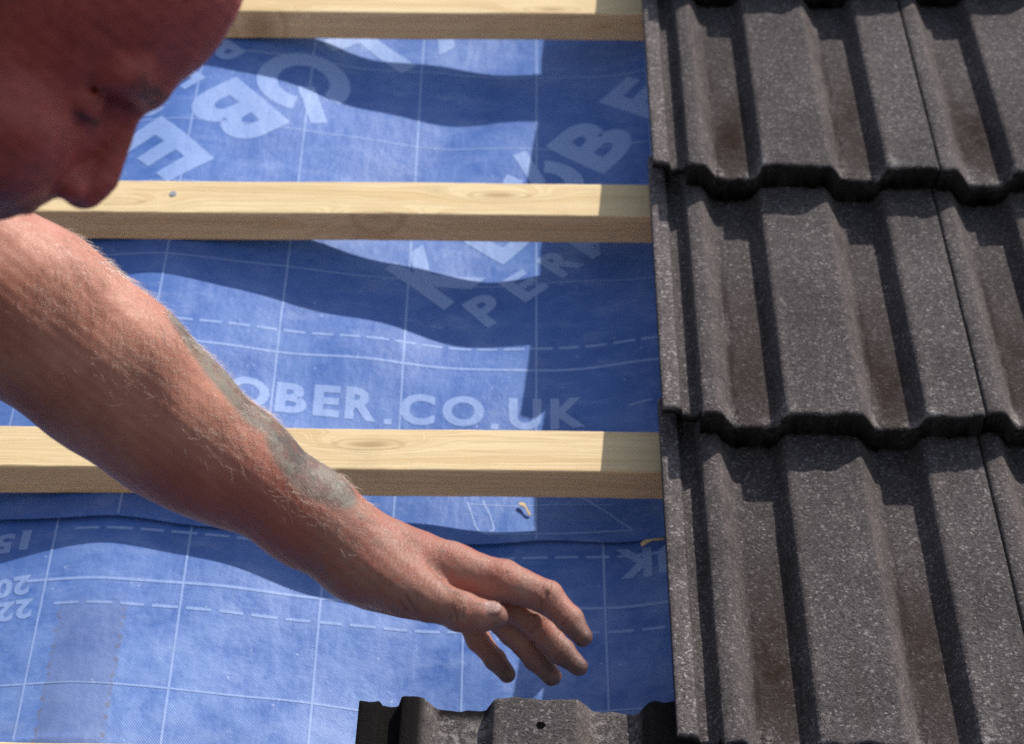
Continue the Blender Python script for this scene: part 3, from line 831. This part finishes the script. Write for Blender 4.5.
# tattoo: patches along the outer edge of the forearm, faint lines on the wrist
# camera-independent: distances to centre lines lying on the skin
def patch(pts, r, soft=.004):
    a = np.zeros(len(V))
    for (p, q, rr) in pts:
        t, d = seg_t(V, at(*p), at(*q)); a = np.maximum(a, 1-sst(d, rr-soft, rr+soft))
    return a
tat = patch([((194, 322, 1.325), (226, 360, 1.330), .019), ((226, 360, 1.330), (268, 406, 1.340), .020), ((298, 440, 1.350), (318, 468, 1.355), .027), ((318, 468, 1.355), (334, 486, 1.357), .019)], 0)
_q = V-CP; _D = _q@cd; _px = 512+FPX*(_q@cr)/_D; _py = 372-FPX*(_q@cu)/_D
def onskin(px, py):
    """the skin point nearest the viewer along a line of sight"""
    m = np.hypot(_px-px, _py-py) < 2.6
    return V[m][np.argmin(_D[m])] if m.any() else at(px, py, 1.36)
def skin_line(lines, r, soft):
    a = np.zeros(len(V))
    for ln in lines:
        P3 = [onskin(*p) for p in ln]
        for p, q in zip(P3[:-1], P3[1:]):
            t, d = seg_t(V, p, q); a = np.maximum(a, 1-sst(d, r-soft, r+soft))
    return a
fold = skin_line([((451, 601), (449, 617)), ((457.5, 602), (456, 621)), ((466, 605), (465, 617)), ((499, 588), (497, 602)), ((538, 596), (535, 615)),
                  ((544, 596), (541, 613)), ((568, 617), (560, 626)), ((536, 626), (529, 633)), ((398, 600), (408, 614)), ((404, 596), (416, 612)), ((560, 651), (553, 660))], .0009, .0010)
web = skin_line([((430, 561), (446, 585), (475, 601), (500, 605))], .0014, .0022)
dark = np.maximum(dark, np.maximum(.62*fold, .6*web))  # crease shade painted into the knuckle folds and thumb web
faint = patch([((362, 515, 1.355), (392, 528, 1.362), .004), ((366, 528, 1.352), (380, 540, 1.352), .003), ((384, 520, 1.36), (392, 542, 1.354), .003)], 0, .0025)
tat = np.maximum(tat, faint*.35)
dirt = np.zeros(len(V))
for tip, r in (((507, 676, 1.404), .021), ((552, 679, 1.388), .024), ((579, 669, 1.373), .022), ((584, 640, 1.357), .016), ((500, 617, 1.34), .009)):
    d = np.linalg.norm(V-at(*tip), axis=1); dirt = np.maximum(dirt, 1-sst(d, r*.25, r*1.5))
dirt *= .95
nailm = 1-sst(np.linalg.norm(((V-nail_c)@np.stack([tn, ny_, nz]).T)/np.array([.0068, .0062, .004]), axis=1), .85, 1.0)
t_arm, d_arm = seg_t(V, at(20, 300, 1.32), at(349, 546, 1.38))
handm = 1-sst(np.linalg.norm(V-at(470, 600, 1.38), axis=1), .10, .14)
red_shade = np.clip(.25*handm*(.5+.5*np.sin(V[:, 0]*60)) + .9*(1-face)*sst(-(V-at(200, 440, 1.33))@cu, -.01, .04), 0, 1)  # hand redness, plus shade painted as darker red on the arm's underside
crease = handm*1.0
for js in (((461, 612, 1.335), .014), ((546, 590, 1.36), .012), ((500, 578, 1.36), .012)): crease = np.maximum(crease, 1.6*(1-sst(np.linalg.norm(V-at(*js[0]), axis=1), js[1]*.5, js[1]*1.3)))
along = ro(at(583, 637, 1.36)-at(349, 546, 1.38))
Vl = V-PR
tv = (V@along)[:, None]
crs = np.column_stack([(V@along)*520, (V@ro(np.cross(along, cd)))*150, (V@cd)*150])
person = empty('person', PR)
tag(person, 'man bent over the roof, tattooed forearm reaching down to the tiles', 'person', None, 'thing')
meshobj('body', Vl, F, M_SKIN, person, attrs={'face': face, 'stubble': stub, 'dark': dark, 'tattoo': tat, 'dirt': dirt, 'nail': nailm, 'red_shade': red_shade, 'crease': crease, 'hand': handm, 'crs': crs})

# short hair on the scalp
hpz = [('+', he(0, -4, 45, 80, 99, 90), 0)]
class Half:
    def __init__(s, c, n): s.c = c; s.n = ro(n)
    def __call__(s, P): return (P-s.c)@s.n
hpz.append(('-', Half(hp(0, 66, 70), -(Fw*-1.0+Upv*.55)), .006)) if False else None
def hair_mask_disp(P):
    q = (P-HC)@HR.T*1000
    cut = (q[:, 1]*.80 - q[:, 2]*.42) - 41 + 35*np.clip((np.abs(q[:, 0])-35)/30, 0, 1) + 4
    cut2 = -(q[:, 2] + 28 + .35*q[:, 1])
    fz = np.sin(q[:, 0]*.9+q[:, 1]*1.3)*np.sin(q[:, 1]*.8-q[:, 2]*1.1)*.0006
    d0 = evaluate([('+', he(0, -4, 45, 80, 99, 90), 0)], P)
    return np.maximum(d0, np.maximum(cut, cut2)/1000*.9) - d0 + fz
Vh, Fh = polygonize([('+', he(0, -4, 45, 80, 99, 90), 0)], .003, hair_mask_disp, HC-.16, HC+.16)
meshobj('hair', Vh-PR, Fh, M_HAIR, person)

# clothes: T-shirt, trousers, boots
def cloth_disp(P):
    q = P*1000
    return .004*np.sin(q[:, 0]*.035+q[:, 1]*.05)*np.sin(q[:, 2]*.06+q[:, 0]*.03)+.0015*np.sin(q[:, 1]*.13+q[:, 2]*.1)
sl = S_L+(E_L-S_L)*.34; sr = S_R+(E_R-S_R)*.55
shirt = [('+', Cone(CH, PV, .155, .145), 0), ('+', Ell(CH, (.14, .17, .14)), .05), ('+', Cone(S_L, sl, .082, .078), .05), ('+', Cone(S_R, sr, .082, .078), .05), ('+', Cone(S_L, S_R, .08, .08), .05)]
ends = np.array([CH, PV, S_L, S_R, sl, sr])
Vc, Fc = polygonize(shirt, .006, cloth_disp, ends.min(0)-.22, ends.max(0)+.22)
meshobj('shirt', Vc-PR, Fc, M_SHIRT, person)
pvd = ro(PV-CH)
kneeL = np.array([-.80, -.30, .065]); kneeR = np.array([-.80, -.56, .045])
hipL = PV + av(0, 0, -.10); hipR = PV + av(0, 0, .10)
ankL = np.array([-1.22, -.33, .05]); ankR = np.array([-1.22, -.60, .03])
trou = [('+', Cone(PV-pvd*.05, PV+pvd*.06, .15, .155), 0), ('+', Cone(hipL, kneeL, .10, .072), .05), ('+', Cone(hipR, kneeR, .10, .072), .05), ('+', Cone(kneeL, ankL, .07, .055), .03), ('+', Cone(kneeR, ankR, .07, .055), .03)]
ends = np.array([PV, kneeL, kneeR, ankL, ankR, hipL, hipR])
Vc, Fc = polygonize(trou, .007, cloth_disp, ends.min(0)-.2, ends.max(0)+.2)
meshobj('trousers', Vc-PR, Fc, M_TROU, person)
for a in (ankL, ankR):
    bt = [('+', Cone(a+np.array([.02, 0, .01]), a+np.array([-.08, 0, .01]), .05, .045), 0), ('+', Cone(a+np.array([-.09, 0, .03]), a+np.array([-.11, 0, -.045]), .042, .038), .02)]
    Vc, Fc = polygonize(bt, .006, None, a-.22, a+.15)
    meshobj('boot', Vc-PR, Fc, M_BOOT, person)

# fine hairs along the forearm
fn = np.cross(V[F[:, 1]]-V[F[:, 0]], V[F[:, 2]]-V[F[:, 0]]); vn = np.zeros_like(V)
for k in range(4): np.add.at(vn, F[:, k], fn)
vn /= np.maximum(np.linalg.norm(vn, axis=1), 1e-12)[:, None]
t_a, d_a = seg_t(V, E_L, at(349, 546, 1.38))
side = vn@cu*.8 + vn@cr*.5
wgt = ((t_a > .06) & (t_a < .995) & (d_a < .075)).astype(float)*np.clip(side+.22, 0, 1)**1.5*(vn@(-cd) > -.65)
wgt *= np.where(t_a > .9, .5, 1)
wgt *= (1-face)*(1-.6*np.clip(tat, 0, 1))
wgt *= np.clip(.5+.9*np.sin(V[:, 0]*63+1)*np.sin(V[:, 1]*71+V[:, 2]*40), .15, 1.3)
pick = rng.choice(len(V), 2300, p=wgt/wgt.sum(), replace=False)
axis = ro(at(349, 546, 1.38)-E_L)
HV, HF = [], []
for i in pick:
    n0 = vn[i]; p = V[i]-n0*.0003
    tdir = axis - n0*(axis@n0); tdir /= np.linalg.norm(tdir); bn = np.cross(n0, tdir)
    L_ = rng.uniform(.005, .0115); a = rng.normal(0, .45); dr = tdir*math.cos(a)+bn*math.sin(a)
    lift = rng.uniform(.3, .9); cv = rng.normal(0, .5); r0 = rng.uniform(.00007, .00014)
    n_ = 5; base = len(HV)
    for s_ in range(n_):
        t = s_/(n_-1)
        c = p + L_*(dr*t*(.8) + n0*(lift*t*(1-.55*t)) + bn*cv*.35*t*t)
        r = r0*(1-.75*t)
        tt = dr; e1 = n0; e2 = np.cross(tt, e1)
        for q in range(3):
            an = q*2.0944; HV.append(c+(e1*math.cos(an)+e2*math.sin(an))*r)
    for s_ in range(n_-1):
        for q in range(3):
            a0 = base+s_*3+q; a1 = base+s_*3+(q+1) % 3; HF.append((a0, a1, a1+3, a0+3))
ah = meshobj('arm_hair', np.array(HV)-PR, np.array(HF), M_AHAIR, person)
ah['kind'] = 'stuff'

# ------------------------------------------------------------------ light
sun_r = Vector((.86, 1.36, 1.0)).normalized()
sun_w = (ROOF.to_3x3() @ sun_r).normalized()
sl_ = bpy.data.lights.new('sun', 'SUN'); sl_.energy = 4.7; sl_.angle = math.radians(.53); sl_.color = (1, .955, .89)
so = bpy.data.objects.new('sun', sl_); COL.objects.link(so); so.location = (3, 3, 12)
so.rotation_euler = (-sun_w).to_track_quat('-Z', 'Y').to_euler()
w = bpy.data.worlds.new('World'); scene.world = w; w.use_nodes = True
sky = w.node_tree.nodes.new('ShaderNodeTexSky'); sky.sky_type = 'NISHITA'; sky.sun_disc = False
sky.sun_elevation = math.asin(sun_w.z); sky.sun_rotation = math.atan2(sun_w.x, sun_w.y)
bg = w.node_tree.nodes['Background']; hs = w.node_tree.nodes.new('ShaderNodeHueSaturation'); hs.inputs['Saturation'].default_value = .72
w.node_tree.links.new(sky.outputs[0], hs.inputs['Color']); w.node_tree.links.new(hs.outputs[0], bg.inputs[0]); bg.inputs[1].default_value = .15

# ------------------------------------------------------------------ camera
cam = bpy.data.cameras.new('camera'); co = bpy.data.objects.new('camera', cam); COL.objects.link(co)
cam.sensor_width = 36; cam.lens = 36*FPX/1024; cam.clip_start = .05; cam.clip_end = 200
Mx = Matrix(((cr[0], cu[0], -cd[0], CP[0]), (cr[1], cu[1], -cd[1], CP[1]), (cr[2], cu[2], -cd[2], CP[2]), (0, 0, 0, 1)))
co.matrix_world = ROOF @ Mx
cam.dof.use_dof = True; cam.dof.focus_distance = 1.58; cam.dof.aperture_fstop = 9
scene.camera = co
scene.view_settings.view_transform = 'Standard'; scene.view_settings.look = 'None'; scene.view_settings.exposure = 0
scene.cycles.use_denoising = False
scene.cycles.sample_clamp_direct = 6; scene.cycles.sample_clamp_indirect = 3
